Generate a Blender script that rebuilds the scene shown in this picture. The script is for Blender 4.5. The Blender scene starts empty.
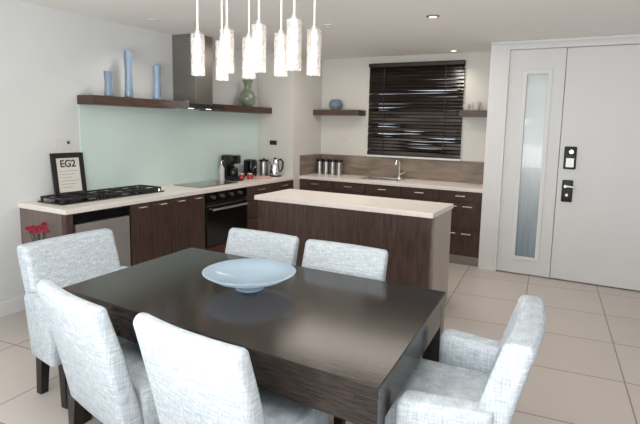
import bpy, bmesh, math, random
from math import sin, cos, pi, radians
from mathutils import Vector, Matrix
random.seed(7)
C = bpy.context.scene.collection

# ------------------------------------------------------------------ materials
def lin(c):
    return tuple(((v/255/12.92) if v/255 <= .04045 else ((v/255+.055)/1.055)**2.4) for v in c)
MATS = {}
def mat(name, rgb, rough=.5, metal=0., var=.0, scale=8., stretch=(1,1,1), bump=0., bscale=None, spec=.5,
        coat=0., emit=None, estr=0., rgb2=None, detail=3.):
    m = bpy.data.materials.new(name); m.use_nodes = True
    nt = m.node_tree; b = nt.nodes['Principled BSDF']
    c = lin(rgb); b.inputs['Base Color'].default_value = (*c, 1)
    b.inputs['Roughness'].default_value = rough; b.inputs['Metallic'].default_value = metal
    b.inputs['Specular IOR Level'].default_value = spec
    if coat: b.inputs['Coat Weight'].default_value = coat; b.inputs['Coat Roughness'].default_value = .05
    if emit: b.inputs['Emission Color'].default_value = (*lin(emit), 1); b.inputs['Emission Strength'].default_value = estr
    tc = nt.nodes.new('ShaderNodeTexCoord'); mp = nt.nodes.new('ShaderNodeMapping')
    mp.inputs['Scale'].default_value = stretch
    nt.links.new(tc.outputs['Object'], mp.inputs['Vector'])
    if var or rgb2:
        n = nt.nodes.new('ShaderNodeTexNoise'); n.inputs['Scale'].default_value = scale; n.inputs['Detail'].default_value = detail
        nt.links.new(mp.outputs['Vector'], n.inputs['Vector'])
        r = nt.nodes.new('ShaderNodeValToRGB')
        a = tuple(max(0, v*(1-var)) for v in c); z = tuple(v*(1+var) for v in c) if not rgb2 else lin(rgb2)
        r.color_ramp.elements[0].color = (*a, 1); r.color_ramp.elements[1].color = (*z, 1)
        r.color_ramp.elements[0].position = .3; r.color_ramp.elements[1].position = .7
        nt.links.new(n.outputs['Fac'], r.inputs['Fac']); nt.links.new(r.outputs['Color'], b.inputs['Base Color'])
    if bump:
        n2 = nt.nodes.new('ShaderNodeTexNoise'); n2.inputs['Scale'].default_value = bscale or scale
        nt.links.new(mp.outputs['Vector'], n2.inputs['Vector'])
        bp = nt.nodes.new('ShaderNodeBump'); bp.inputs['Strength'].default_value = bump; bp.inputs['Distance'].default_value = .01
        nt.links.new(n2.outputs['Fac'], bp.inputs['Height']); nt.links.new(bp.outputs['Normal'], b.inputs['Normal'])
    MATS[name] = m
    return m

mat('wall_paint', (214,217,217), .75, var=.015, scale=2, bump=.05, bscale=120)
mat('kitchen_paint', (214,212,206), .75, var=.015, scale=2)
mat('ceiling_paint', (238,237,235), .9, var=.012, scale=1.5)
mat('white_lacquer', (218,219,219), .45, var=.01, scale=3)
mat('white_trim', (222,223,223), .5, var=.01, scale=3)
mat('wenge', (74,57,51), .32, var=.35, scale=5, stretch=(9,9,1.0), bump=.05, bscale=30)
mat('wenge_grey', (112,98,92), .35, var=.16, scale=5, stretch=(9,9,1.0))
mat('wenge_shelf', (74,54,44), .35, var=.3, scale=6, stretch=(8,1,8))
mat('wenge_shelf_x', (78,62,54), .4, var=.25, scale=6, stretch=(1,8,8))
mat('lit_side_wood', (168,156,146), .35, var=.08, scale=5, stretch=(1,9,1))  # island side: light falling on the wood put into a paler colour
mat('stone', (232,226,220), .3, var=.06, scale=60, detail=6)
mat('stone_edge', (206,198,190), .35, var=.05, scale=60)
mat('mint_glass', (208,228,224), .12, var=.02, scale=1, coat=.6)
mat('tile_dark', (118,104,94), .3, var=.12, scale=9)
mat('steel', (176,174,172), .3, 1., var=.05, scale=20, stretch=(1,1,12))
mat('steel_hood', (150,146,142), .34, .9, var=.04, scale=20, stretch=(12,12,1))
mat('steel_soft', (150,146,142), .5, .4, var=.04, scale=20)
mat('chrome', (225,225,225), .14, 1., var=.02, scale=20)
mat('handle_metal', (205,200,195), .3, .9, var=.02, scale=20)
mat('black_gloss', (14,14,15), .12, var=.1, scale=9)
mat('black_matte', (24,23,24), .5, var=.15, scale=30)
mat('cast_iron', (34,31,32), .55, var=.25, scale=50, bump=.2, bscale=120)
mat('ceramic_hob', (70,74,76), .1, var=.05, scale=10, coat=.5)
mat('blue_glass', (122,146,170), .12, var=.12, scale=14, stretch=(1,1,.3), coat=.5)
mat('green_glass', (128,140,118), .15, var=.12, scale=14, coat=.5)
mat('pot_blue', (112,128,142), .35, var=.2, scale=20)
mat('crockery', (206,200,196), .3, var=.03, scale=20)
mat('leg_wood', (26,20,19), .35, var=.3, scale=20, stretch=(6,6,1))
mat('blind_wood', (34,25,21), .33, var=.3, scale=10, stretch=(.4,6,6))
mat('paper', (226,222,214), .6, var=.02, scale=20)
mat('ink', (48,46,50), .6, var=.05, scale=20)
mat('grey_print', (168,164,160), .6, var=.05, scale=20)
mat('red_petal', (150,34,58), .5, var=.3, scale=40)
mat('leaf', (52,74,44), .5, var=.3, scale=30)
mat('red_gloss', (170,40,44), .3, var=.15, scale=30)
mat('pink_paper', (222,176,168), .5, var=.1, scale=40)
mat('cord_white', (236,232,226), .4, var=.01, scale=20)
mat('bulb', (255,244,228), .4, emit=(255,244,232), estr=1.6, var=.01, scale=10)
mat('lamp_lens', (255,244,228), .4, emit=(255,232,200), estr=4., var=.01, scale=10)
mat('bowl_glass', (204,228,244), .12, var=.04, scale=8, coat=.7)
def milky(m):
    nt = m.node_tree; b = nt.nodes['Principled BSDF']; out = [n for n in nt.nodes if n.type == 'OUTPUT_MATERIAL'][0]
    t = nt.nodes.new('ShaderNodeBsdfTranslucent'); t.inputs[0].default_value = (.85, .92, 1, 1)
    mx = nt.nodes.new('ShaderNodeMixShader'); mx.inputs[0].default_value = .5
    nt.links.new(b.outputs[0], mx.inputs[1]); nt.links.new(t.outputs[0], mx.inputs[2]); nt.links.new(mx.outputs[0], out.inputs[0])
milky(MATS['bowl_glass'])
mat('socket_white', (216,212,208), .4, var=.01, scale=10)
mat('outside_ground', (120,120,110), .9, var=.2, scale=1)
mat('leather_brown', (74,40,28), .4, var=.2, scale=20)

def table_mat():
    m = mat('table_wood', (50,40,37), .14, var=.0, scale=4, spec=.3)
    nt = m.node_tree; b = nt.nodes['Principled BSDF']
    tc = nt.nodes.new('ShaderNodeTexCoord'); mp = nt.nodes.new('ShaderNodeMapping')
    mp.inputs['Scale'].default_value = (3, 60, 60)
    nt.links.new(tc.outputs['Object'], mp.inputs['Vector'])
    n = nt.nodes.new('ShaderNodeTexNoise'); n.inputs['Scale'].default_value = 2.4; n.inputs['Detail'].default_value = 5
    nt.links.new(mp.outputs['Vector'], n.inputs['Vector'])
    r = nt.nodes.new('ShaderNodeValToRGB')
    r.color_ramp.elements[0].position = .35; r.color_ramp.elements[0].color = (*lin((34,31,29)), 1)
    r.color_ramp.elements[1].position = .68; r.color_ramp.elements[1].color = (*lin((56,49,45)), 1)
    nt.links.new(n.outputs['Fac'], r.inputs['Fac']); nt.links.new(r.outputs['Color'], b.inputs['Base Color'])
    bp = nt.nodes.new('ShaderNodeBump'); bp.inputs['Strength'].default_value = .05; bp.inputs['Distance'].default_value = .004
    nt.links.new(n.outputs['Fac'], bp.inputs['Height']); nt.links.new(bp.outputs['Normal'], b.inputs['Normal'])
table_mat()

def fabric_mat():
    m = mat('fabric', (198,207,210), .9, spec=.15)
    nt = m.node_tree; b = nt.nodes['Principled BSDF']
    tc = nt.nodes.new('ShaderNodeTexCoord')
    hs = []
    for sc in ((16, 16, 170), (170, 170, 16)):
        mp = nt.nodes.new('ShaderNodeMapping'); mp.inputs['Scale'].default_value = sc
        nt.links.new(tc.outputs['Object'], mp.inputs['Vector'])
        n = nt.nodes.new('ShaderNodeTexNoise'); n.inputs['Scale'].default_value = 1.0; n.inputs['Detail'].default_value = 3
        nt.links.new(mp.outputs['Vector'], n.inputs['Vector']); hs.append(n)
    a = nt.nodes.new('ShaderNodeMath'); a.operation = 'ADD'
    nt.links.new(hs[0].outputs['Fac'], a.inputs[0]); nt.links.new(hs[1].outputs['Fac'], a.inputs[1])
    h = nt.nodes.new('ShaderNodeMath'); h.operation = 'MULTIPLY'; h.inputs[1].default_value = .5
    nt.links.new(a.outputs[0], h.inputs[0])
    r = nt.nodes.new('ShaderNodeValToRGB')
    r.color_ramp.elements[0].position = .36; r.color_ramp.elements[0].color = (*lin((158,170,179)), 1)
    r.color_ramp.elements[1].position = .64; r.color_ramp.elements[1].color = (*lin((206,213,218)), 1)
    nt.links.new(h.outputs[0], r.inputs['Fac']); nt.links.new(r.outputs['Color'], b.inputs['Base Color'])
    bp = nt.nodes.new('ShaderNodeBump'); bp.inputs['Strength'].default_value = .22; bp.inputs['Distance'].default_value = .004
    nt.links.new(h.outputs[0], bp.inputs['Height']); nt.links.new(bp.outputs['Normal'], b.inputs['Normal'])
fabric_mat()

def floor_mat():
    m = mat('floor_tile', (200,186,174), .35)
    nt = m.node_tree; b = nt.nodes['Principled BSDF']
    tc = nt.nodes.new('ShaderNodeTexCoord'); mp = nt.nodes.new('ShaderNodeMapping')
    S = .665
    mp.inputs['Location'].default_value = (-.837, -.448, 0); mp.inputs['Rotation'].default_value = (0, 0, radians(-4.7)); mp.inputs['Scale'].default_value = (1/S, 1/S, 1)
    nt.links.new(tc.outputs['Object'], mp.inputs['Vector'])
    br = nt.nodes.new('ShaderNodeTexBrick'); br.offset = 0; br.squash = 1
    br.inputs['Scale'].default_value = 1; br.inputs['Brick Width'].default_value = 1; br.inputs['Row Height'].default_value = 1
    br.inputs['Mortar Size'].default_value = .007; br.inputs['Mortar Smooth'].default_value = .1
    br.inputs['Color1'].default_value = (*lin((202,194,188)), 1); br.inputs['Color2'].default_value = (*lin((198,189,182)), 1)
    br.inputs['Mortar'].default_value = (*lin((132,120,110)), 1)
    nt.links.new(mp.outputs['Vector'], br.inputs['Vector'])
    n = nt.nodes.new('ShaderNodeTexNoise'); n.inputs['Scale'].default_value = 3; n.inputs['Detail'].default_value = 5
    nt.links.new(tc.outputs['Object'], n.inputs['Vector'])
    mx = nt.nodes.new('ShaderNodeMixRGB'); mx.blend_type = 'MULTIPLY'; mx.inputs[0].default_value = .25
    r = nt.nodes.new('ShaderNodeValToRGB'); r.color_ramp.elements[0].color = (.72,.72,.72,1); r.color_ramp.elements[1].color = (1,1,1,1)
    nt.links.new(n.outputs['Fac'], r.inputs['Fac'])
    nt.links.new(br.outputs['Color'], mx.inputs[1]); nt.links.new(r.outputs['Color'], mx.inputs[2])
    nt.links.new(mx.outputs[0], b.inputs['Base Color'])
    bp = nt.nodes.new('ShaderNodeBump'); bp.inputs['Strength'].default_value = .3; bp.inputs['Distance'].default_value = .003; bp.invert = True
    nt.links.new(br.outputs['Fac'], bp.inputs['Height']); nt.links.new(bp.outputs['Normal'], b.inputs['Normal'])
floor_mat()

def tileband_mat():
    m = MATS['tile_dark']; nt = m.node_tree; b = nt.nodes['Principled BSDF']
    tc = nt.nodes.new('ShaderNodeTexCoord')
    w = nt.nodes.new('ShaderNodeTexNoise'); w.inputs['Scale'].default_value = 3; w.inputs['Detail'].default_value = 4
    mp = nt.nodes.new('ShaderNodeMapping'); mp.inputs['Scale'].default_value = (1, 1, 5)
    nt.links.new(tc.outputs['Object'], mp.inputs['Vector']); nt.links.new(mp.outputs['Vector'], w.inputs['Vector'])
    r = nt.nodes.new('ShaderNodeValToRGB')
    r.color_ramp.elements[0].position = .3; r.color_ramp.elements[0].color = (*lin((104,92,82)), 1)
    r.color_ramp.elements[1].position = .7; r.color_ramp.elements[1].color = (*lin((148,132,118)), 1)
    nt.links.new(w.outputs['Fac'], r.inputs['Fac']); nt.links.new(r.outputs['Color'], b.inputs['Base Color'])
tileband_mat()

def frosted(name, rgb, rgb_low, z0, z1):
    """frosted pane with a slightly mottled, vertically graded tint"""
    m = mat(name, rgb, .25, coat=.3); nt = m.node_tree; b = nt.nodes['Principled BSDF']
    tc = nt.nodes.new('ShaderNodeTexCoord'); sp = nt.nodes.new('ShaderNodeSeparateXYZ')
    nt.links.new(tc.outputs['Object'], sp.inputs[0])
    mr = nt.nodes.new('ShaderNodeMapRange'); mr.inputs[1].default_value = z0; mr.inputs[2].default_value = z1
    nt.links.new(sp.outputs['Z'], mr.inputs[0])
    n = nt.nodes.new('ShaderNodeTexNoise'); n.inputs['Scale'].default_value = 4
    mp = nt.nodes.new('ShaderNodeMapping'); mp.inputs['Scale'].default_value = (9, 9, .6)
    nt.links.new(tc.outputs['Object'], mp.inputs['Vector']); nt.links.new(mp.outputs['Vector'], n.inputs['Vector'])
    ad = nt.nodes.new('ShaderNodeMath'); ad.operation = 'MULTIPLY_ADD'; ad.inputs[1].default_value = .35; 
    nt.links.new(n.outputs['Fac'], ad.inputs[0]); nt.links.new(mr.outputs[0], ad.inputs[2])
    r = nt.nodes.new('ShaderNodeValToRGB')
    r.color_ramp.elements[0].position = .15; r.color_ramp.elements[0].color = (*lin(rgb_low), 1)
    r.color_ramp.elements[1].position = .95; r.color_ramp.elements[1].color = (*lin(rgb), 1)
    nt.links.new(ad.outputs[0], r.inputs['Fac']); nt.links.new(r.outputs['Color'], b.inputs['Base Color'])
frosted('frosted_glass', (196,208,208), (112,128,146), .1, 1.7)

def window_glass():
    m = bpy.data.materials.new('window_glass'); m.use_nodes = True; nt = m.node_tree; nt.nodes.clear()
    o = nt.nodes.new('ShaderNodeOutputMaterial'); mx = nt.nodes.new('ShaderNodeMixShader')
    t = nt.nodes.new('ShaderNodeBsdfTransparent'); g = nt.nodes.new('ShaderNodeBsdfGlossy'); g.inputs['Roughness'].default_value = .05
    f = nt.nodes.new('ShaderNodeFresnel'); f.inputs['IOR'].default_value = 1.45
    nt.links.new(f.outputs[0], mx.inputs[0]); nt.links.new(t.outputs[0], mx.inputs[1]); nt.links.new(g.outputs[0], mx.inputs[2])
    nt.links.new(mx.outputs[0], o.inputs[0]); MATS['window_glass'] = m
window_glass()

def shade_glass():
    """crackled clear glass of the pendant shades: part see-through, part milky"""
    m = bpy.data.materials.new('shade_glass'); m.use_nodes = True; nt = m.node_tree; b = nt.nodes['Principled BSDF']
    b.inputs['Base Color'].default_value = (.62,.61,.60,1); b.inputs['Roughness'].default_value = .15
    b.inputs['Emission Color'].default_value = (1,.96,.9,1); b.inputs['Emission Strength'].default_value = .0
    tc = nt.nodes.new('ShaderNodeTexCoord')
    mp = nt.nodes.new('ShaderNodeMapping'); mp.inputs['Scale'].default_value = (60, 60, 26)
    nt.links.new(tc.outputs['Object'], mp.inputs['Vector'])
    v = nt.nodes.new('ShaderNodeTexNoise'); v.inputs['Scale'].default_value = 1; v.inputs['Detail'].default_value = 4
    nt.links.new(mp.outputs['Vector'], v.inputs['Vector'])
    r = nt.nodes.new('ShaderNodeValToRGB')
    r.color_ramp.elements[0].position = .35; r.color_ramp.elements[0].color = (.10,.10,.10,1)
    r.color_ramp.elements[1].position = .65; r.color_ramp.elements[1].color = (.68,.68,.68,1)
    nt.links.new(v.outputs['Fac'], r.inputs['Fac']); nt.links.new(r.outputs['Color'], b.inputs['Alpha'])
    bp = nt.nodes.new('ShaderNodeBump'); bp.inputs['Strength'].default_value = .6; bp.inputs['Distance'].default_value = .004
    nt.links.new(v.outputs['Fac'], bp.inputs['Height']); nt.links.new(bp.outputs['Normal'], b.inputs['Normal'])
    MATS['shade_glass'] = m
shade_glass()

# ------------------------------------------------------------------ mesh helpers
def box(bm, x0, x1, y0, y1, z0, z1, bev=0., seg=2):
    if x0 > x1: x0, x1 = x1, x0
    if y0 > y1: y0, y1 = y1, y0
    if z0 > z1: z0, z1 = z1, z0
    t = bmesh.new(); bmesh.ops.create_cube(t, size=1)
    for v in t.verts:
        v.co = Vector(((x0+x1)/2+v.co.x*(x1-x0), (y0+y1)/2+v.co.y*(y1-y0), (z0+z1)/2+v.co.z*(z1-z0)))
    if bev: bmesh.ops.bevel(t, geom=list(t.edges), offset=min(bev, .49*min(x1-x0, y1-y0, z1-z0)), segments=seg, affect='EDGES', profile=.5)
    me = bpy.data.meshes.new('t'); t.to_mesh(me); t.free(); bm.from_mesh(me); bpy.data.meshes.remove(me)
    return bm
def tube(bm, pts, r, n=10, cap=True):
    pts = [Vector(p) for p in pts]; rs = r if isinstance(r, (list, tuple)) else [r]*len(pts)
    rings = []; prev = None
    for i, p in enumerate(pts):
        d = (pts[min(i+1, len(pts)-1)]-pts[max(i-1, 0)]).normalized()
        if prev is None: u = d.orthogonal().normalized()
        else: u = (prev-d*prev.dot(d)).normalized()
        prev = u; w = d.cross(u)
        rings.append([bm.verts.new(p+(u*cos(2*pi*k/n)+w*sin(2*pi*k/n))*rs[i]) for k in range(n)])
    for a, b in zip(rings, rings[1:]):
        for k in range(n): bm.faces.new((a[k], a[(k+1) % n], b[(k+1) % n], b[k]))
    if cap: bm.faces.new(rings[0][::-1]); bm.faces.new(rings[-1])
    return bm
def lathe(bm, prof, cx=0, cy=0, n=32):
    """prof: (radius, z) pairs; radius 0 closes the end"""
    rings = []
    for r, z in prof:
        if r < 1e-6: rings.append([bm.verts.new((cx, cy, z))])
        else: rings.append([bm.verts.new((cx+r*cos(2*pi*k/n), cy+r*sin(2*pi*k/n), z)) for k in range(n)])
    for a, b in zip(rings, rings[1:]):
        for k in range(n):
            if len(a) == 1 and len(b) == 1: continue
            if len(a) == 1: bm.faces.new((a[0], b[(k+1) % n], b[k]))
            elif len(b) == 1: bm.faces.new((a[k], a[(k+1) % n], b[0]))
            else: bm.faces.new((a[k], a[(k+1) % n], b[(k+1) % n], b[k]))
    return bm
def loft(bm, secs, nr=5, fn=None, side=10):
    """closed skin through rounded rectangles: secs of (z, halfwidth, y0, y1, radius)"""
    rings = []
    for z, hw, y0, y1, r in secs:
        r = min(r, hw*.98, (y1-y0)*.49); ring = []
        cs = [(hw-r, y1-r, 0), (-hw+r, y1-r, pi/2), (-hw+r, y0+r, pi), (hw-r, y0+r, 1.5*pi)]
        for q, (cx, cy, a0) in enumerate(cs):
            for k in range(nr+1):
                a = a0+pi/2*k/nr; ring.append((cx+r*cos(a), cy+r*sin(a), z))
            if q in (0, 2):
                nx = cs[(q+1) % 4][0]; yy = y1 if q == 0 else y0
                for k in range(1, side): ring.append((cx+(nx-cx)*k/side, yy, z))
        rings.append([bm.verts.new(fn(*p) if fn else p) for p in ring])
    m = len(rings[0])
    for a, b in zip(rings, rings[1:]):
        for k in range(m): bm.faces.new((a[k], a[(k+1) % m], b[(k+1) % m], b[k]))
    bm.faces.new(rings[0][::-1]); bm.faces.new(rings[-1])
    return bm
def obj(name, bm, material, parent=None, smooth=False, loc=None):
    me = bpy.data.meshes.new(name)
    bmesh.ops.recalc_face_normals(bm, faces=bm.faces); bm.to_mesh(me); bm.free()
    if smooth:
        me.polygons.foreach_set('use_smooth', [True]*len(me.polygons))
        try: me.set_sharp_from_angle(angle=radians(42))
        except Exception: pass
    me.materials.append(MATS[material])
    o = bpy.data.objects.new(name, me); C.objects.link(o)
    if parent: o.parent = parent
    if loc: o.location = loc
    return o
def B(*a, **k):
    bm = bmesh.new(); return box(bm, *a, **k)
def T(*a, **k):
    bm = bmesh.new(); return tube(bm, *a, **k)
def LA(*a, **k):
    bm = bmesh.new(); return lathe(bm, *a, **k)
def tag(o, label, cat, group=None):
    o['label'] = label; o['category'] = cat
    if group: o['group'] = group
    return o
def thing(name, label, cat, loc=(0, 0, 0), rotz=0, group=None):
    o = bpy.data.objects.new(name, None); C.objects.link(o); o.empty_display_size = .05
    o.location = loc; o.rotation_euler = (0, 0, rotz); return tag(o, label, cat, group)
def struct(name, bm, m, parent=None):
    o = obj(name, bm, m, parent)
    if not parent: o['kind'] = 'structure'
    return o
def dup(root, loc, rotz, label, group=None):
    r = root.copy(); C.objects.link(r); r.location = loc; r.rotation_euler = (0, 0, rotz); r['label'] = label
    if group: r['group'] = group
    for ch in list(root.children):
        c = ch.copy(); C.objects.link(c); c.parent = r
        for g in list(ch.children):
            d = g.copy(); C.objects.link(d); d.parent = c
    return r

# ------------------------------------------------------------------ the room
WX, CF, YD, YB, BF, ZC = -4.236, -3.625, 5.891, 6.524, 5.928, 2.566
XR, YR = 1.9, -3.2          # right wall and rear wall, behind the camera
struct('floor', B(WX-.2, XR+.2, YR-.2, YB+.2, -.12, 0), 'floor_tile')
struct('ceiling', B(WX-.2, XR+.2, YR-.2, YB+.2, ZC, ZC+.12), 'ceiling_paint')
struct('wall_left', B(WX-.15, WX, YR-.15, YB+.15, 0, ZC), 'wall_paint')
struct('wall_right', B(XR, XR+.15, YR-.15, YD, 0, ZC), 'wall_paint')
# back wall with the window opening
wx0, wx1, wz0, wz1 = -2.83, -1.63, 1.26, 2.40
bm = bmesh.new()
box(bm, WX, wx0, YB, YB+.15, 0, ZC); box(bm, wx1, -1.12, YB, YB+.15, 0, ZC)
box(bm, wx0, wx1, YB, YB+.15, 0, wz0); box(bm, wx0, wx1, YB, YB+.15, wz1, ZC)
struct('wall_back', bm, 'kitchen_paint')
# door wall: solid block beside the kitchen recess, openings for the two door leaves
bm = bmesh.new()
box(bm, -1.155, -.955, YD, YB+.15, 0, ZC)
box(bm, -.955, .60, YD+.0, YB+.15, 2.478, ZC); box(bm, .60, XR+.15, YD, YB+.15, 0, ZC)
box(bm, -.955, .60, YD+.12, YB+.15, 0, 2.478)
struct('wall_front', bm, 'white_trim')
# short wall block at the far end of the left counter
struct('wall_partition', B(WX, -3.64, 5.76, YB, 0, ZC), 'kitchen_paint')
# unseen rear wall, its wide opening added to let light into the room
bm = bmesh.new()
box(bm, WX, -3.2, YR-.15, YR, 0, ZC); box(bm, 1.2, XR, YR-.15, YR, 0, ZC); box(bm, -3.2, 1.2, YR-.15, YR, 2.3, ZC)
struct('wall_rear', bm, 'wall_paint')
struct('baseboard_left', B(WX, WX+.018, YR, 2.45, 0, .125, bev=.004), 'white_trim')
struct('baseboard_right', B(XR-.018, XR, YR, YD, 0, .125, bev=.004), 'white_trim')
# window behind the blind
w = struct('window_1', (lambda b: (box(b, wx0, wx0+.05, YB+.06, YB+.11, wz0, wz1), box(b, wx1-.05, wx1, YB+.06, YB+.11, wz0, wz1),
      box(b, wx0+.05, wx1-.05, YB+.06, YB+.11, wz0, wz0+.05), box(b, wx0+.05, wx1-.05, YB+.06, YB+.11, wz1-.05, wz1), b)[-1])(bmesh.new()), 'white_trim')
obj('pane', B(wx0+.05, wx1-.05, YB+.08, YB+.09, wz0+.05, wz1-.05), 'window_glass', w)
obj('window_sill', B(wx0-.06, wx1+.06, YB-.045, YB, wz0-.055, wz0-.03, bev=.004), 'white_trim', w)
# architrave of the door
bm = bmesh.new()
box(bm, -.985, -.950, YD-.018, YD+.01, 0, 2.515, bev=.004)
box(bm, -.950, .66, YD-.018, YD+.01, 2.480, 2.515, bev=.004)
box(bm, .60, .66, YD-.018, YD+.01, 0, 2.48, bev=.004)
struct('trim_1', bm, 'white_trim')
struct('trim_2', B(-1.155, XR, YD-.03, YD, ZC-.028, ZC, bev=.006), 'white_trim')

# fixed narrow leaf with the frosted pane
DY = YD+.012
d1 = bpy.data.objects.new('door_1', None); C.objects.link(d1); d1.location = (-.665, DY, 0); d1['kind'] = 'structure'
gx0, gx1, gz0, gz1 = -.765, -.545, .205, 2.22
bm = bmesh.new()
lx0, lx1 = -.950, -.388
for a in ((lx0, gx0, .012, 2.474), (gx1, lx1, .012, 2.474), (gx0, gx1, .012, gz0), (gx0, gx1, gz1, 2.474)):
    box(bm, a[0]+.665, a[1]+.665, 0, .045, a[2], a[3], bev=.0)
obj('door_panel', bm, 'white_lacquer', d1)
bm = bmesh.new(); q = .038
for a in ((gx0-q, gx0+.006, gz0-q, gz1+q), (gx1-.006, gx1+q, gz0-q, gz1+q), (gx0, gx1, gz0-q, gz0+.006), (gx0, gx1, gz1-.006, gz1+q)):
    box(bm, a[0]+.665, a[1]+.665, -.012, .004, a[2], a[3], bev=.004)
obj('glazing_bead', bm, 'white_trim', d1)
obj('frosted_pane', B(gx0+.665, gx1+.665, .015, .025, gz0, gz1), 'frosted_glass', d1)
# the wide leaf with the locks
d2 = bpy.data.objects.new('door_2', None); C.objects.link(d2); d2.location = (-.382, DY, 0); d2['kind'] = 'structure'
obj('door_panel', B(0, .975, 0, .045, .012, 2.474, bev=.003), 'white_lacquer', d2)
lk = obj('lock_plate', B(.045, .165, -.022, 0, 1.215, 1.455, bev=.012), 'black_matte', d2, True)
bm = T([(.115, -.022, 1.40), (.115, -.045, 1.40)], .018, 20); obj('lock_cylinder', bm, 'chrome', lk, True)
obj('keypad', B(.065, .148, -.027, -.021, 1.235, 1.335, bev=.003), 'ceramic_hob', lk)
hp = obj('handle_plate', B(.048, .155, -.020, 0, .865, 1.10, bev=.01), 'black_matte', d2, True)
bm = bmesh.new(); tube(bm, [(.085, -.02, 1.035), (.085, -.065, 1.035)], .016, 16); tube(bm, [(.085, -.062, 1.035), (.12, -.066, 1.036), (.185, -.06, 1.03)], [.014, .011, .009], 12)
obj('door_handle', bm, 'chrome', hp, True)
bm = T([(.10, -.018, .94), (.10, -.03, .94)], .014, 16); obj('keyhole', bm, 'steel', hp, True)

# ------------------------------------------------------------------ blind
bl = thing('venetian_blind', 'dark brown wooden slatted blind, almost closed, over the kitchen window', 'blind', (-2.228, YB-.03, 0))
bm = bmesh.new(); W2 = .648; N = 26; zt, zb = 2.415, 1.262
for i in range(N):
    z = zb+(zt-zb)*(i+.5)/N; hw = .026
    amp, cxp, wd = random.choice([0, 0, .08, .14]), random.uniform(-.5, .5), random.uniform(.1, .3)
    for gz, gx, gw in ((2.10, .30, .34), (1.87, -.45, .2), (1.66, -.40, .22), (1.56, .0, .16), (1.50, -.35, .18), (1.44, .45, .2), (1.40, .12, .22), (1.34, .2, .3)):
        if abs(z-gz) < (zt-zb)/N*.5: amp, cxp, wd = .62, gx, gw
    prev = None; base = radians(random.uniform(60, 70))
    sag = random.uniform(-.003, .003)
    for k in range(17):
        x = -W2+2*W2*k/16
        t = base-amp*math.exp(-((x-cxp)/wd)**2)
        dy, dz = hw*cos(t), hw*sin(t)
        zz = z+sag*x/W2*2
        cur = [bm.verts.new((x, -dy, zz-dz)), bm.verts.new((x, dy, zz+dz)), bm.verts.new((x, dy-.002, zz+dz+.001)), bm.verts.new((x, -dy-.002, zz-dz+.001))]
        if prev:
            for a in range(4): bm.faces.new((prev[a], prev[(a+1) % 4], cur[(a+1) % 4], cur[a]))
        else: bm.faces.new(cur)
        prev = cur
    bm.faces.new(prev[::-1])
obj('slats', bm, 'blind_wood', bl)
obj('head_rail', B(-W2-.004, W2+.004, -.035, .028, 2.415, 2.468, bev=.004), 'blind_wood', bl)
obj('bottom_rail', B(-W2, W2, -.022, .022, 1.236, 1.256, bev=.004), 'blind_wood', bl)
for x in (-.42, .42): obj('ladder_tape', B(x-.004, x+.004, -.030, -.0285, 1.25, 2.42), 'blind_wood', bl)
obj('pull_cord', T([(W2-.05, -.045, 2.42), (W2-.05, -.045, 1.75)], .0025, 6), 'black_matte', bl)

# ------------------------------------------------------------------ left run of cabinets
def handle_y(y, z, w=.10):      # small bar handle on a front facing +x
    bm = bmesh.new(); tube(bm, [(CF+.03, y-w/2, z), (CF+.03, y+w/2, z)], .006, 10)
    for s in (-1, 1): tube(bm, [(CF, y+s*w*.36, z), (CF+.03, y+s*w*.36, z)], .005, 8)
    return bm
def shift(bm, v):
    for q in bm.verts: q.co -= Vector(v)
    return bm
Y0 = 2.45; zk = .10; zt = .884
def cab(name, label, y0, y1, group=None, cat='cabinet'):
    t = thing(name, label, cat, (CF, (y0+y1)/2, 0), 0, group); t['_o'] = 0; del t['_o']
    return t, Vector((CF, (y0+y1)/2, 0))
# end panel
ep = thing('end_panel', 'grey-brown wooden panel closing the near end of the left counter', 'panel', (CF, Y0, 0))
obj('panel', B(WX-CF+.004, -.06, .0, .022, 0, zt), 'wenge_grey', ep)
obj('corner_post', B(-.06, -.0, .0, .06, 0, zt, bev=.003), 'wenge', ep)
# stainless dishwasher under the counter
t, o0 = cab('dishwasher', 'steel-fronted dishwasher with black control strip below the near counter end', 2.515, 3.055, cat='dishwasher')
L = lambda bm: shift(bm, o0)
obj('body', L(B(WX+.01, CF-.03, 2.52, 3.05, zk, zt)), 'black_matte', t)
obj('control_strip', L(B(CF-.03, CF-.002, 2.52, 3.05, .80, .877, bev=.003)), 'black_gloss', t)
obj('door', L(B(CF-.03, CF+.004, 2.53, 3.045, zk+.02, .792, bev=.004)), 'steel_soft', t)
obj('kickplate', L(B(CF-.06, CF-.04, 2.52, 3.05, 0, zk)), 'black_matte', t)
# cupboards
ds = [(3.06, 3.30), (3.30, 3.54), (3.54, 3.78), (3.78, 4.02)]
lab = ['second dark brown cupboard front from the dishwasher end', 'x']
names = ['dark brown cupboard unit next to the steel dishwasher', 'dark brown cupboard unit just before the oven, small bar handles']
for c in range(2):
    y0, y1 = ds[2*c][0], ds[2*c+1][1]
    t, o0 = cab('base_cabinet', names[c], y0, y1, 'dark base units of the left counter')
    obj('carcass', L(B(WX+.01, CF-.022, y0+.002, y1-.002, zk, zt)), 'wenge', t)
    obj('kickplate', L(B(CF-.06, CF-.04, y0, y1, 0, zk)), 'wenge', t)
    for y0_, y1_ in ds[2*c:2*c+2]:
        dd = obj('door', L(B(CF-.02, CF, y0_+.003, y1_-.003, zk+.01, .877, bev=.002)), 'wenge', t)
        obj('handle', L(handle_y((y0_+y1_)/2, .85, .08)), 'handle_metal', dd, True)
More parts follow.
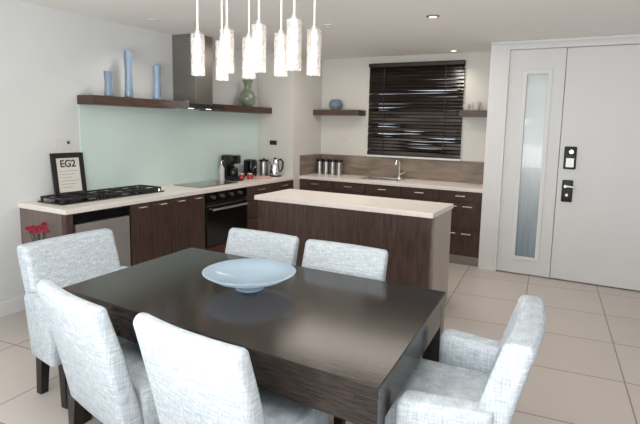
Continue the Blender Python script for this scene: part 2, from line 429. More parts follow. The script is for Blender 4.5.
# oven
t, o0 = cab('built_in_oven', 'black built-in oven with steel trims under the left counter', 4.03, 4.74, cat='oven')
obj('body', L(B(WX+.01, CF-.03, 4.035, 4.735, zk, zt)), 'black_matte', t)
cp = obj('control_panel', L(B(CF-.03, CF, 4.04, 4.73,   .775, .877, bev=.003)), 'black_gloss', t)
for k in range(4):
    y = 4.14+k*.155
    obj('knob', L(T([(CF, y, .83), (CF+.025, y, .83)], .02, 16)), 'steel', cp, True)
od = obj('door', L(B(CF-.03, CF+.004, 4.04, 4.73, .30, .75, bev=.004)), 'black_gloss', t)
bm = bmesh.new(); tube(bm, [(CF+.045, 4.08, .70), (CF+.045, 4.69, .70)], .012, 12)
for y in (4.12, 4.65): tube(bm, [(CF, y, .70), (CF+.045, y, .70)], .008, 8)
obj('handle', L(bm), 'chrome', od, True)
obj('trim_bar', L(B(CF+.003, CF+.008, 4.045, 4.725, .735, .75)), 'chrome', od)
obj('lower_drawer', L(B(CF-.03, CF, 4.04, 4.73, zk+.01, .285, bev=.003)), 'leather_brown', t)
obj('kickplate', L(B(CF-.06, CF-.04, 4.03, 4.74, 0, zk)), 'black_matte', t)
# drawer units
dn = ['dark brown drawer unit directly beyond the oven', 'dark brown drawer unit at the far end of the left counter']
for c, (y0, y1) in enumerate(((4.745, 5.25), (5.25, 5.757))):
    t, o0 = cab('drawer_unit', dn[c], y0, y1, 'dark drawer units of the left counter')
    obj('carcass', L(B(WX+.01, CF-.022, y0+.002, y1-.002, zk, zt)), 'wenge', t)
    obj('kickplate', L(B(CF-.06, CF-.04, y0, y1, 0, zk)), 'wenge', t)
    for z0, z1 in ((.715, .877), (.505, .709), (.30, .499), (.11, .294)):
        dd = obj('drawer', L(B(CF-.02, CF, y0+.003, y1-.003, z0, z1, bev=.002)), 'wenge', t)
        obj('handle', L(handle_y((y0+y1)/2, z1-.045, .13)), 'handle_metal', dd, True)
wt = obj('worktop', B(WX+.001, CF+.012, Y0-.012, 5.759, .886, .927, bev=.004), 'stone')
tag(wt, 'long pale stone worktop running along the left wall', 'worktop')
sb = obj('splashback', B(WX+.0015, WX+.012, 3.03, 5.758, .928, 1.775), 'mint_glass')
tag(sb, 'pale mint green glass splashback on the left wall', 'splashback')

# ------------------------------------------------------------------ shelves and hood on the left wall
SX = WX+.22
s = obj('wall_shelf', B(WX, SX, 3.02, 4.018, 1.762, 1.845, bev=.003), 'wenge_shelf'); tag(s, 'dark floating shelf left of the hood, carrying three blue vases', 'shelf')
s = obj('wall_shelf', B(WX, WX+.25, 4.60, 5.758, 1.762, 1.842, bev=.003), 'wenge_shelf'); tag(s, 'dark floating shelf right of the hood, above the far splashback', 'shelf')
hd = thing('range_hood', 'brushed steel chimney hood between the two dark shelves', 'hood', (WX, 4.32, 0))
obj('chimney', B(.0, .333, -.123, .15, 1.82, ZC-.001, bev=.003), 'steel_hood', hd)
cn = obj('canopy', B(.0, .40, -.30, .278, 1.775, 1.822, bev=.004), 'black_matte', hd)
obj('near_trim', B(.0, .402, -.304, -.299, 1.772, 1.845), 'chrome', hd)
for y in (-.12, .16): obj('hood_light', LA([(0, 1.771), (.03, 1.771), (.03, 1.776), (0, 1.776)], .26, y, 16), 'lamp_lens', cn)

def vase(name, label, x, y, z, prof, m, group=None, ribs=0):
    t = obj(name, LA(prof, n=24), m, smooth=True, loc=(x, y, z)); return tag(t, label, 'vase', group)
def tall(h, r): return [(0, 0), (r*.9, 0), (r, .01), (r*.86, h*.25), (r*.80, h*.6), (r*.92, h-.01), (r*.94, h), (r*.78, h), (r*.70, h*.6), (r*.74, .03), (0, .03)]
G = 'blue glass vases on the shelf left of the hood'
vase('vase', 'short blue cylinder vase, leftmost on the dark shelf', -4.09, 3.245, 1.845, tall(.23, .042), 'blue_glass', G)
vase('vase', 'tallest slim blue vase, in the middle of the shelf', -4.09, 3.475, 1.845, tall(.445, .042), 'blue_glass', G)
vase('vase', 'medium-height blue vase nearest the steel hood', -4.09, 3.83, 1.845, tall(.345, .044), 'blue_glass', G)
vase('round_vase', 'rounded grey-green glass vase on the shelf right of the hood', -4.08, 5.34, 1.842,
     [(0, 0), (.055, 0), (.10, .05), (.115, .11), (.085, .18), (.045, .225), (.05, .29), (.075, .335), (.065, .335), (.038, .29), (.035, .225), (.07, .17), (.1, .11), (.085, .05), (0, .02)], 'green_glass')

# ------------------------------------------------------------------ things on the left worktop
ZT = .927
hb = thing('gas_hob', 'long black gas hob with cast-iron pan supports on the near worktop', 'hob', (-3.995, 3.10, ZT))
obj('base_plate', B(-.155, .175, -.55, .55, 0, .012, bev=.004), 'black_gloss', hb)
for k in range(3):
    yc = -.36+.36*k
    bm = bmesh.new()
    for x in (-.135, .145): box(bm, x-.007, x+.007, yc-.165, yc+.165, .035, .05)
    for y in (-.165, 0, .165): box(bm, -.135, .145, yc+y-.007, yc+y+.007, .035, .05)
    box(bm, -.007, .007, yc-.165, yc+.165, .035, .05)
    for x in (-.135, .145):
        for y in (-.158, .158): box(bm, x-.008, x+.008, yc+y-.008, yc+y+.008, .01, .036)
    obj('pan_support', bm, 'cast_iron', hb)
    for x in (-.068, .075):
        obj('burner', LA([(0, .01), (.052, .01), (.052, .022), (.036, .024), (.036, .034), (0, .034)], x, yc, 20), 'cast_iron', hb, True)
for k in range(6): obj('knob', LA([(0, .012), (.016, .012), (.014, .034), (0, .034)], .150, .50-.033*k-.0, 14), 'chrome' if k == 0 else 'black_matte', hb, True)
h2 = thing('ceramic_hob', 'flat dark ceramic hob set in the worktop above the oven', 'hob', (-3.94, 4.40, ZT))
obj('glass_top', B(-.20, .20, -.32, .32, 0, .007, bev=.003), 'ceramic_hob', h2)
for x, y, r in ((-.09, -.16, .07), (.09, -.16, .09), (-.09, .16, .09), (.09, .16, .07)):
    obj('cooking_zone', LA([(r-.004, .0075), (r, .0075), (r, .0083), (r-.004, .0083), (r-.004, .0075)], x, y, 28), 'steel', h2)
# picture frame leaning on the wall
pf = thing('picture_frame', 'black framed white notice leaning on the wall behind the gas hob', 'picture frame', (WX+.052, 2.885, ZT), 0)
pf.rotation_euler = (0, radians(-7), 0)
FW, FH = .155, .40
bm = bmesh.new()
box(bm, 0, .02, -FW, -FW+.042, .0, FH, bev=.003); box(bm, 0, .02, FW-.042, FW, 0, FH, bev=.003)
box(bm, 0, .02, -FW+.04, FW-.04, 0, .05, bev=.003); box(bm, 0, .02, -FW+.04, FW-.04, FH-.045, FH, bev=.003)
obj('frame', bm, 'black_matte', pf)
pg = obj('page', B(.002, .010, -FW+.035, FW-.035, .045, FH-.04), 'paper', pf)
cu = bpy.data.curves.new('heading', 'FONT'); cu.body = 'EG2'; cu.size = .088; cu.align_x = 'CENTER'; cu.extrude = .0008; cu.offset = .0022
tmp = bpy.data.objects.new('heading', cu); C.objects.link(tmp)
bpy.context.view_layer.update()
me = bpy.data.meshes.new_from_object(tmp.evaluated_get(bpy.context.evaluated_depsgraph_get())); me.materials.clear(); me.materials.append(MATS['ink'])
bpy.data.objects.remove(tmp)
hdg = bpy.data.objects.new('heading', me); C.objects.link(hdg); hdg.parent = pg
hdg.matrix_local = Matrix.Translation((.0112, 0, .275)) @ Matrix(((0, 0, 1, 0), (1, 0, 0, 0), (0, 1, 0, 0), (0, 0, 0, 1)))
bm = bmesh.new()
for k in range(6): box(bm, .0101, .0108, -.085, .085-(.03*(k % 3)), .235-k*.029, .240-k*.029)
obj('text_lines', bm, 'grey_print', pg)

# appliances at the far end
cm = thing('coffee_machine', 'black coffee machine, first appliance on the far worktop', 'coffee maker', (-4.07, 5.02, ZT))
obj('body', B(-.12, -.03, -.085, .085, 0, .30, bev=.015), 'black_matte', cm, True)
obj('head', B(-.04, .07, -.085, .085, .19, .30, bev=.015), 'black_gloss', cm, True)
obj('drip_tray', B(-.04, .08, -.08, .08, 0, .035, bev=.005), 'black_matte', cm, True)
obj('carafe', LA([(0, .037), (.055, .037), (.06, .08), (.05, .14), (.035, .155), (0, .155)], .018, 0, 20), 'black_gloss', cm, True)
tn = thing('toaster', 'black toaster, behind the red jars and left of the steel canister', 'toaster', (-4.08, 5.40, ZT))
obj('body', B(-.07, .07, -.07, .07, .012, .225, bev=.025, seg=3), 'black_gloss', tn, True)
for x in (-.05, .05):
    for y in (-.05, .05): obj('foot', LA([(0, 0), (.012, 0), (.012, .014), (0, .014)], x, y, 10), 'black_matte', tn)
obj('lever', B(.07, .09, -.012, .012, .12, .14, bev=.003), 'chrome', tn)
for y in (-.03, .03): obj('slot', B(-.05, .05, y-.012, y+.012, .222, .2265), 'cast_iron', tn)
cs = thing('canister', 'brushed steel canister between the black toaster and the kettle', 'canister', (-4.02, 5.62, ZT))
obj('body', LA([(0, 0), (.06, 0), (.06, .19), (0, .19)]), 'steel', cs, True)
obj('lid', LA([(0, .19), (.062, .19), (.062, .215), (.015, .222), (.015, .235), (0, .237)]), 'black_matte', cs, True)
kt = thing('kettle', 'shiny steel kettle with black handle at the far counter end', 'kettle', (-3.835, 5.62, ZT))
obj('base', LA([(0, 0), (.085, 0), (.085, .02), (0, .02)]), 'black_matte', kt, True)
obj('body', LA([(0, .02), (.08, .02), (.083, .05), (.072, .14), (.06, .20), (.045, .225), (0, .23)]), 'chrome', kt, True)
obj('lid_knob', LA([(0, .228), (.016, .23), (.018, .25), (0, .255)], n=16), 'black_matte', kt, True)
obj('handle', T([(.05, 0, .215), (.09, 0, .235), (.125, 0, .20), (.12, 0, .12), (.085, 0, .07)], [.011, .012, .012, .011, .009], 10), 'black_matte', kt, True)
obj('spout', T([(-.06, 0, .15), (-.09, 0, .19), (-.105, 0, .205)], [.02, .014, .010], 10), 'chrome', kt, True)
pr = thing('soap_bottle', 'slim pale bottle beside the black coffee machine', 'bottle', (-4.06, 4.80, ZT))
obj('body', LA([(0, 0), (.030, 0), (.032, .01), (.032, .15), (.014, .18), (.012, .20), (0, .20)], n=20), 'crockery', pr, True)
obj('pump', T([(0, 0, .20), (0, 0, .235), (.035, 0, .24)], .006, 8), 'chrome', pr, True)
for k, (x, y, r, h, lb) in enumerate(((-3.90, 4.99, .032, .07, 'small red jar nearest the coffee machine, on the worktop'), (-3.88, 5.13, .036, .06, 'small red jar in front of the toaster, on the worktop'))):
    j = thing('jar', lb, 'jar', (x, y, ZT), 0, 'small red jars on the far worktop')
    obj('body', LA([(0, 0), (r, 0), (r*1.05, h*.5), (r*.9, h), (0, h)], n=20), 'red_gloss', j, True)
    obj('lid', LA([(0, h), (r*.85, h), (r*.85, h+.014), (0, h+.016)], n=20), 'crockery', j, True)
cl = obj('tea_towel', B(-.07, .07, -.11, .11, 0, .022, bev=.010, seg=3), 'pink_paper', smooth=True, loc=(-3.84, 5.33, ZT)); tag(cl, 'folded pink cloth lying by the red jars on the worktop', 'cloth')
nb = obj('black_tray', B(-.09, .09, -.07, .07, 0, .02, bev=.008), 'black_matte', loc=(-3.92, 4.88-.02, ZT)); tag(nb, 'small black tray in front of the slim pale bottle', 'tray')

# sockets and switches
def plate_x(name, label, y, z, w, h, n):        # on the left wall
    t = thing(name, label, 'socket', (WX, y, z))
    p_ = obj('plate', B(0, .008, -w/2, w/2, -h/2, h/2, bev=.003), 'socket_white', t)
    for k in range(n):
        yy = -w/2+w*(k+.5)/n; obj('rocker', B(.008, .013, yy-.012, yy+.012, .005, .03, bev=.002), 'socket_white' if k < n-1 else 'ink', t)
plate_x('wall_socket', 'white double socket on the left wall above the notice', 2.87, 1.40, .16, .085, 2)
def plate_y(label, x, y, z, w, h, m):
    t = thing('wall_socket', label, 'socket', (x, y, z))
    obj('plate', B(-w/2, w/2, -.008, 0, -h/2, h/2, bev=.003), m, t)
    for s_ in (-1, 1): obj('rocker', B(s_*w*.25-.01, s_*w*.25+.01, -.012, -.008, -.015, .015, bev=.002), m, t)
plate_y('small dark socket on the wall above the kettle', -3.96, 5.76, 1.372, .115, .06, 'black_matte')
plate_y('white socket on the back wall left of the blind', -3.27, YB, 1.46, .13, .08, 'socket_white')

# ------------------------------------------------------------------ back run
XL, XRr = -3.638, -1.157
bw = obj('back_worktop', B(XL, XRr, BF-.012, YB-.001, .886, .927, bev=.004), 'stone'); bw.name = 'worktop'; tag(bw, 'pale stone worktop below the blind on the back wall', 'worktop')
bm = B(XL+.0015, XRr-.0015, YB-.012, YB-.0015, .928, 1.205); box(bm, XL+.0015, XL+.012, BF, YB-.012, .928, 1.205)
t_ = obj('tile_splashback', bm, 'tile_dark'); tag(t_, 'grey-brown tiled splashback below the blind', 'splashback')
cabs = [(-3.636, -3.12), (-3.12, -2.64), (-2.64, -2.16), (-2.16, -1.66), (-1.66, -1.16)]
bl_l = ['leftmost dark drawer unit under the back worktop, beside the canisters', 'second dark drawer unit from the left under the back worktop',
        'middle dark drawer unit under the back worktop, below the sink', 'dark drawer unit under the back worktop, left of the end one',
        'rightmost dark drawer unit under the back worktop, beside the door pillar']
def handle_x(x, y, z, w=.11):
    bm = bmesh.new(); tube(bm, [(x-w/2, y-.03, z), (x+w/2, y-.03, z)], .0065, 10)
    for s_ in (-1, 1): tube(bm, [(x+s_*w*.36, y, z), (x+s_*w*.36, y-.03, z)], .005, 8)
    return bm
for k, (x0, x1) in enumerate(cabs):
    t = thing('drawer_unit', bl_l[k], 'cabinet', ((x0+x1)/2, BF, 0), 0, 'dark drawer units of the back counter'); hw = (x1-x0)/2
    obj('carcass', B(-hw+.001, hw-.001, .022, .585, zk+.01, zt), 'wenge', t)
    obj('kickplate', B(-hw, hw, .04, .06, 0, zk+.01), 'steel', t)
    for z0, z1 in ((.765, .880), (.44, .759), (.12, .434)):
        dd = obj('drawer', B(-hw+.003, hw-.003, 0, .02, z0, z1, bev=.002), 'wenge', t)
        for hx in ((0,) if z0 > .7 else (-.09, .09)):
            obj('handle', handle_x(hx, 0, z1-.05), 'handle_metal', dd, True)
# sink and tap
sk = thing('kitchen_sink', 'steel sink rim set in the back worktop under the blind', 'sink', (-2.52, 6.20, ZT))
bm = bmesh.new()
for a in ((-.26, .26, -.17, -.145), (-.26, .26, .145, .17), (-.26, -.235, -.145, .145), (.235, .26, -.145, .145)): box(bm, a[0], a[1], a[2], a[3], 0, .014, bev=.004)
obj('rim', bm, 'chrome', sk, True); obj('basin', B(-.235, .235, -.145, .145, 0, .003), 'steel', sk)
tp = thing('kitchen_tap', 'chrome swan-neck tap standing behind the sink', 'tap', (-2.36, 6.40, ZT))
obj('base', LA([(0, 0), (.028, 0), (.024, .03), (0, .03)], n=18), 'chrome', tp, True)
obj('spout', T([(0, 0, .02), (0, 0, .20), (0, -.02, .245), (0, -.06, .262), (0, -.11, .25), (0, -.135, .20)], .013, 12), 'chrome', tp, True)
obj('lever', T([(.02, 0, .07), (.06, 0, .085), (.095, -.01, .11)], [.011, .008, .006], 10), 'chrome', tp, True)
# canisters
for k in range(4):
    lb = ['leftmost dark-lidded steel canister on the back worktop', 'second steel canister from the left on the back worktop',
          'third steel canister from the left on the back worktop', 'rightmost of the four steel canisters on the back worktop'][k]
    t = thing('canister', lb, 'canister', (-3.56+.105*k, 6.36, ZT), 0, 'four steel canisters on the back worktop')
    obj('body', LA([(0, 0), (.045, 0), (.046, .18), (0, .18)], n=24), 'steel', t, True)
    obj('lid', LA([(0, .18), (.048, .18), (.048, .215), (0, .218)], n=24), 'black_matte', t, True)
# shelves on the back wall
s = obj('wall_shelf', B(-3.638, -2.93, YB-.25, YB, 1.765, 1.84, bev=.003), 'wenge_shelf_x'); tag(s, 'dark floating shelf on the back wall left of the blind', 'shelf')
s = obj('wall_shelf', B(-1.57, -1.157, YB-.25, YB, 1.765, 1.84, bev=.003), 'wenge_shelf_x'); tag(s, 'short grey-brown floating shelf right of the blind, by the pillar', 'shelf')
vase('round_pot', 'round blue-grey pot on the shelf left of the blind', -3.335, 6.38, 1.84,
     [(0, 0), (.05, 0), (.092, .045), (.098, .085), (.075, .13), (.06, .142), (.05, .142), (.08, .09), (.05, .03), (0, .02)], 'pot_blue')
for k, (x, r, h, lb) in enumerate(((-1.505, .045, .075, 'white cup at the left of the shelf by the pillar'), (-1.385, .05, .10, 'white pitcher in the middle of the shelf by the pillar'), (-1.26, .045, .07, 'white cup at the pillar end of the short shelf'))):
    t = thing('cup', lb, 'cup', (x, 6.38, 1.84), 0, 'white crockery on the shelf by the pillar')
    obj('body', LA([(0, 0), (r*.6, 0), (r*.95, h*.4), (r, h), (r*.9, h), (r*.8, h*.4), (0, .01)], n=22), 'crockery', t, True)
    obj('handle', T([(r*.9, 0, h*.85), (r*1.45, 0, h*.75), (r*1.4, 0, h*.4), (r*.85, 0, h*.3)], .006, 8), 'crockery', t, True)

# ------------------------------------------------------------------ island
iy0, iy1, ix0, ix1 = 3.975, 4.62, -2.955, -1.16
isl = thing('kitchen_island', 'dark wooden kitchen island with pale stone top behind the table', 'kitchen island', ((ix0+ix1)/2, (iy0+iy1)/2, 0))
hx, hy = (ix1-ix0)/2, (iy1-iy0)/2
obj('countertop', B(-hx, hx, -hy, hy, .884, .927, bev=.004), 'stone', isl)
obj('front_panel', B(-hx+.03, hx-.022, -hy+.02, -hy+.045, .0, .883, bev=.002), 'wenge', isl)
obj('carcass', B(-hx+.03, hx-.062, -hy+.045, hy-.03, .08, .883), 'wenge', isl)
obj('kickplate', B(-hx+.06, hx-.09, -hy+.07, hy-.06, 0, .08), 'black_matte', isl)
obj('end_panel', B(hx-.045, hx-.010, -hy+.12, hy-.02, .0, .883, bev=.002), 'lit_side_wood', isl)
bm = bmesh.new()
for z in (.15, .32, .49, .66): box(bm, hx-.062, hx-.03, -hy+.06, -hy+.10, z-.05, z+.05, bev=.002)
obj('corner_slots', bm, 'wenge_grey', isl)

# ------------------------------------------------------------------ dining table
TX0, TX1, TY0, TY1 = -2.474, -.635, 1.485, 2.610
tb = thing('dining_table', 'large dark wooden dining table with thick apron in the foreground', 'dining table', (-1.547, 2.072, 0))
hx, hy = .90, .53
CN = {(-1, -1): (-.873, -.482), (1, -1): (.958, -.592), (1, 1): (.880, .528), (-1, 1): (-.935, .533)}   # the top is very slightly out of square
def skew(bm):
    for v in bm.verts:
        u, w_ = (v.co.x/hx+1)/2, (v.co.y/hy+1)/2
        x = y = 0
        for (a, b_), (px, py) in CN.items():
            k = (u if a > 0 else 1-u)*(w_ if b_ > 0 else 1-w_); x += k*px; y += k*py
        v.co.x, v.co.y = x, y
    return bm
obj('tabletop', skew(B(-hx, hx, -hy, hy, .71, .75, bev=.004)), 'table_wood', tb)
bm = bmesh.new(); e = .004
box(bm, -hx+e, hx-e, -hy+e, -hy+.03, .595, .7105); box(bm, -hx+e, hx-e, hy-.03, hy-e, .595, .7105)
box(bm, -hx+e, -hx+.03, -hy+.03, hy-.03, .595, .7105); box(bm, hx-.03, hx-e, -hy+.03, hy-.03, .595, .7105)
obj('apron', skew(bm), 'table_wood', tb)
for sx in (-1, 1):
    for sy in (-1, 1): obj('leg', skew(B(sx*(hx-.003), sx*(hx-.093), sy*(hy-.003), sy*(hy-.093), 0, .71, bev=.003)), 'table_wood', tb)

# ------------------------------------------------------------------ bowl
bo = thing('glass_bowl', 'wide shallow pale blue bowl in the middle of the dark table', 'bowl', (-1.59, 2.10, .75))
obj('foot', LA([(0, 0), (.075, 0), (.072, .008), (.04, .02), (.04, .034), (0, .034)]), 'bowl_glass', bo, True)
obj('bowl', LA([(0, .028), (.05, .03), (.12, .042), (.19, .062), (.242, .092), (.246, .096), (.240, .098), (.18, .072), (.11, .052), (.04, .041), (0, .040)], n=64), 'bowl_glass', bo, True)

# ------------------------------------------------------------------ chairs
ZTOP = .895
def back_mesh(hw, arms=False):
    def lean(z):
        u = max(0, min(1, (z-.30)/(ZTOP-.30))); return -.115*u-.03*u*u
    bulge = .022
    def fn(x, y, z): return (x, y+bulge*(x/hw)**2*(.4+.6*(z-.3)/.6), z)
    th0, th1 = (.135, .11) if arms else (.11, .078)
    secs = []
    n = 12
    for i in range(n+1):
        u = i/n; z = .30+(ZTOP-.035-.30)*u; th = th0+(th1-th0)*u; y0 = -.20+lean(z)
        secs.append((z, hw*(.965+.035*min(1, u*1.6)), y0, y0+th, .03))
    # rounded bottom edge and rounded top edge
    z, w_, a, b_, r = secs[0]; secs = [(z-.012, w_-.014, a+.014, b_-.014, .02), (z-.006, w_-.004, a+.005, b_-.005, .03)]+secs
    z, w_, a, b_, r = secs[-1]
    for k in range(1, 6):
        t = pi/2*k/5; q = .034*(1-cos(t))
        secs.append((z+.035*sin(t), w_-q*.5, a+q-.004*k/5, b_-q-.004*k/5, max(.008, .03-q*.6)))
    return loft(bmesh.new(), secs, nr=5, fn=fn, side=12)
def seat_mesh(hw, y0, y1, z0, z1):
    bm = bmesh.new()
    secs = [(z0, hw-.012, y0, y1-.012, .02), (z0+.01, hw, y0, y1, .03), (z1-.03, hw, y0, y1, .035), (z1-.012, hw-.006, y0, y1-.006, .035), (z1, hw-.026, y0+.0, y1-.026, .03)]
    return loft(bm, secs, nr=4, side=4)
def leg_mesh(x, y, splay=0):
    bm = bmesh.new(); t = bmesh.new(); a, b_ = .028, .022
    v = []
    for z, h, dy in ((0, b_, splay), (.31, a, 0)):
        for sx, sy in ((-1, -1), (1, -1), (1, 1), (-1, 1)): v.append(bm.verts.new((x+sx*h, y+dy+sy*h, z)))
    t.free()
    bm.faces.new(v[3::-1]); bm.faces.new(v[4:])
    for k in range(4): bm.faces.new((v[k], v[(k+1) % 4], v[4+(k+1) % 4], v[4+k]))
    return bm
def make_side_chair(label, loc, rz, group):
    t = thing('dining_chair', label, 'chair', loc, rz, group); hw = .278
    obj('backrest', back_mesh(hw), 'fabric', t, True)
    obj('seat', seat_mesh(hw-.008, -.11, .25, .29, .475), 'fabric', t, True)
    for x in (-1, 1):
        obj('leg', leg_mesh(x*(hw-.05), -.165, -.03), 'leg_wood', t); obj('leg', leg_mesh(x*(hw-.05), .205, .0), 'leg_wood', t)
    return t
def make_arm_chair(label, loc, rz, group):
    t = thing('dining_armchair', label, 'armchair', loc, rz, group); hw = .338
    obj('backrest', back_mesh(.302, True), 'fabric', t, True)
    obj('seat', seat_mesh(hw-.10, -.175, .24, .29, .530), 'fabric', t, True)
    for s_ in (-1, 1):
        bm = bmesh.new()
        secs = [(.29, .048, -.14, .132, .02), (.30, .058, -.14, .142, .03)]+[(.30+.31*k/6, .058, -.14-.06*k/6, .142, .03) for k in range(1, 7)]+[(.628, .054, -.20, .138, .03), (.640, .040, -.20, .124, .025)]
        loft(bm, secs, nr=4, side=4)
        for v in bm.verts: v.co.x += s_*(hw-.058+.05*(v.co.y+.2)/.3); v.co.y *= (.94 if v.co.y > 0 else 1)
        obj('armrest', bm, 'fabric', t, True)
        obj('leg', leg_mesh(s_*(hw-.085), -.165, -.03), 'leg_wood', t); obj('leg', leg_mesh(s_*(hw-.06), .075, 0), 'leg_wood', t)
    return t
GS, GA = 'pale blue-grey upholstered side chairs at the table', 'pale blue-grey armchairs at the table ends'
c0 = make_side_chair('pale side chair in the foreground centre, back to the viewer, in front of the bowl', (-1.205, 1.545, 0), radians(-6), GS)
dup(c0, (-1.88, 1.58, 0), radians(-12), 'pale side chair at the near left, turned slightly, its back to the viewer', GS)
dup(c0, (-1.965, 2.465, 0), radians(180), 'pale side chair across the table behind the bowl, facing the viewer', GS)
dup(c0, (-1.335, 2.45, 0), radians(180), 'pale side chair across the table right of the bowl, facing the viewer', GS)
a0 = make_arm_chair('pale armchair at the right end of the table, seen from its side', (-.468, 2.02, 0), radians(92.5), GA)
dup(a0, (-2.635, 1.965, 0), radians(-90), 'pale armchair at the left end of the table, beside the left wall', GA)

# ------------------------------------------------------------------ red flowers beside the counter end
fv = thing('flower_vase', 'tall dark vase of red flowers standing beside the near counter end', 'vase with flowers', (-3.745, 2.30, 0))
obj('vase', LA([(0, 0), (.07, 0), (.085, .05), (.075, .30), (.05, .52), (.055, .60), (.045, .60), (.04, .5), (0, .45)], n=24), 'black_gloss', fv, True)
bm = bmesh.new(); heads = []
for k in range(11):
    a = k*2.4; r = .015+.06*math.sqrt(k/11); h = .82-.6*r+random.uniform(-.025, .02)
    p = (r*cos(a), r*sin(a), h); heads.append(p); tube(bm, [(0, 0, .5), (p[0]*.5, p[1]*.5, .66), p], .003, 5)
obj('stems', bm, 'leaf', fv)
for p in heads:
    bm = bmesh.new()
    for q in range(9):
        a = q*2*pi/9*2.0+p[0]*40; el = .3+.9*(q % 3)/2
        d = Vector((cos(a)*cos(el), sin(a)*cos(el), sin(el))); u = d.orthogonal().normalized()*.012; c_ = Vector(p)
        v = [bm.verts.new(c_), bm.verts.new(c_+d*.022+u), bm.verts.new(c_+d*.036), bm.verts.new(c_+d*.022-u)]; bm.faces.new(v)
    bmesh.ops.create_icosphere(bm, subdivisions=1, radius=.012, matrix=Matrix.Translation(Vector(p)+Vector((0, 0, .006))))
    obj('flower', bm, 'red_petal', fv)

# ------------------------------------------------------------------ pendant lamps
cp = obj('ceiling_rose', B(-.42, .42, -.13, .13, ZC-.03, ZC, bev=.008), 'chrome', loc=(-1.53, 2.05, 0)); cp.name = 'lamp_canopy'; tag(cp, 'long chrome ceiling plate from which the glass pendants hang', 'ceiling plate')
def pend(label, x, y, zb, zt_):
    t = thing('pendant_lamp', label, 'pendant lamp', (x, y, ZC-.03), 0, 'glass pendant lamps over the table')
    h0, h1 = zb-(ZC-.03), zt_-(ZC-.03); r = .034
    obj('cord', T([(0, 0, 0), (0, 0, h1+.01)], .0045, 8), 'cord_white', t)
    obj('cap', LA([(0, h1+.022), (.012, h1+.02), (.016, h1-.004), (0, h1-.004)], n=16), 'chrome', t, True)
    obj('glass_shade', LA([(.017, h1), (r, h1), (r, h0), (r-.004, h0), (r-.004, h1-.004), (.017, h1-.004)], n=28), 'shade_glass', t, True)
    obj('bulb', LA([(0, h1-.004), (.011, h1-.006), (.013, h1-.03), (.014, h1-.08), (.013, h0+.045), (0, h0+.035)], n=16), 'bulb', t, True)
    l = bpy.data.lights.new('pendant_glow', 'POINT'); l.energy = 1.4; l.color = (1, .88, .74); l.shadow_soft_size = .05
    lo = bpy.data.objects.new('pendant_glow', l); C.objects.link(lo); lo.location = (x, y, zb-.09)
k1, k2 = 1.97/1.9, 2.125/2.05
H = 1.616
rows = [('near', 1.97, [(-1.75, 2.040, 1.845), (-1.571, 2.047, 1.852), (-1.389, 2.056, 1.851), (-1.203, 2.064, 1.853)], k1),
        ('far', 2.125, [(-1.727, 2.029, 1.836), (-1.558, 2.034, 1.842), (-1.370, 2.041, 1.847), (-1.190, 2.047, 1.846)], k2)]
ordn = ['leftmost', 'second from left', 'third from left', 'rightmost']
for rn, y, lst, k in rows:
    for i, (x, zt_, zb_) in enumerate(lst):
        pend('cracked-glass pendant lamp on white cord, %s in the %s row' % (ordn[i], rn), x*k, y, H+(zb_-H)*k, H+(zt_-H)*k)

# ------------------------------------------------------------------ recessed ceiling lights
DL = [(-1.352, 4.344, 'recessed downlight in the ceiling above the right end of the island'), (-1.68, 6.30, 'recessed downlight in the ceiling just in front of the blind'),
      (-3.798, 3.527, 'recessed downlight in the ceiling above the blue vases'), (-2.375, 4.35, 'recessed downlight in the ceiling above the island middle'),
      ]
for i, (x, y, lb) in enumerate(DL):
    t = thing('downlight', lb, 'ceiling light', (x, y, ZC), 0, 'recessed ceiling downlights')
    obj('ring', LA([(.036, 0), (.055, 0), (.055, -.006), (.036, -.010), (.036, 0)], n=28), 'white_trim' if i != 0 else 'steel', t, True)
    obj('lens', LA([(0, -.001), (.035, -.001), (.035, -.004), (0, -.004)], n=24), 'lamp_lens' if i < 2 else 'steel', t)

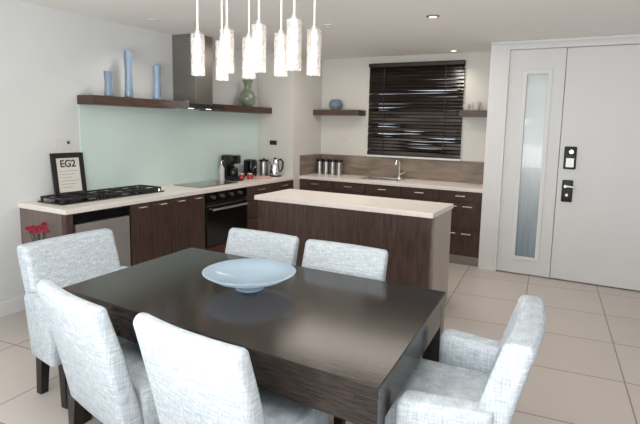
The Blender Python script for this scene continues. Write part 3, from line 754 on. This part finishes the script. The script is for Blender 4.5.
def spot(x, y, e, ang=130, col=(1, .91, .82)):
    l = bpy.data.lights.new('downlight_beam', 'SPOT'); l.energy = e; l.color = col; l.spot_size = radians(ang); l.spot_blend = 1; l.shadow_soft_size = .06
    o = bpy.data.objects.new('downlight_beam', l); C.objects.link(o); o.location = (x, y, ZC-.03)
for x, y, lb in DL: spot(x, y, 14 if y > 6 else 24)
def area(name, loc, rot, sx, sy, e, col):
    l = bpy.data.lights.new(name, 'AREA'); l.shape = 'RECTANGLE'; l.size = sx; l.size_y = sy; l.energy = e; l.color = col
    o = bpy.data.objects.new(name, l); C.objects.link(o); o.location = loc; o.rotation_euler = rot
area('daylight_fill', (-1.0, YR-.1, 1.25), (radians(90), 0, 0), 4.2, 2.1, 85, (.93, .97, 1.0))  # added area lamp standing in for daylight at the unseen rear opening
area('room_fill', (-1.0, .2, 2.45), (radians(18), 0, 0), 2.0, 1.2, 24, (1, .98, .95))  # added soft fill over the dining end, no fixture there
area('kitchen_fill', (-2.4, 5.2, 2.52), (0, 0, 0), 1.8, .8, 20, (1, .90, .80))  # added fill to brighten the kitchen, not one of the fittings
area('ceiling_fill', (-.8, -.6, 1.0), (radians(160), 0, 0), 2.5, 1.5, 150, (1, .985, .97))  # added unseen lamp thrown upward to brighten the ceiling

# ------------------------------------------------------------------ world, camera, colour
wd = bpy.data.worlds.new('World'); bpy.context.scene.world = wd; wd.use_nodes = True
bg = wd.node_tree.nodes['Background']; bg.inputs[0].default_value = (.80, .88, 1, 1); bg.inputs[1].default_value = 1.0
R = ((0.8813965864416784, -0.07853140283940484, 0.4658034737708941), (0.47189287002904845, 0.10174547101130835, -0.8757653671757262), (0.021381689004953013, 0.9917059432597761, 0.12673651990856205))
cam = bpy.data.cameras.new('Camera'); cam.sensor_width = 36; cam.lens = 504.857/640*36
cam.shift_x = -10.17/640; cam.shift_y = -21.58/640; cam.clip_start = .05
co = bpy.data.objects.new('Camera', cam); C.objects.link(co)
M = Matrix(R).to_4x4(); M.translation = (0, 0, 1.616); co.matrix_world = M
sc = bpy.context.scene; sc.camera = co
sc.view_settings.view_transform = 'Standard'; sc.view_settings.look = 'None'; sc.view_settings.exposure = -.18
sc.cycles.max_bounces = 8; sc.cycles.diffuse_bounces = 5; sc.cycles.use_denoising = True; sc.cycles.sample_clamp_indirect = 6
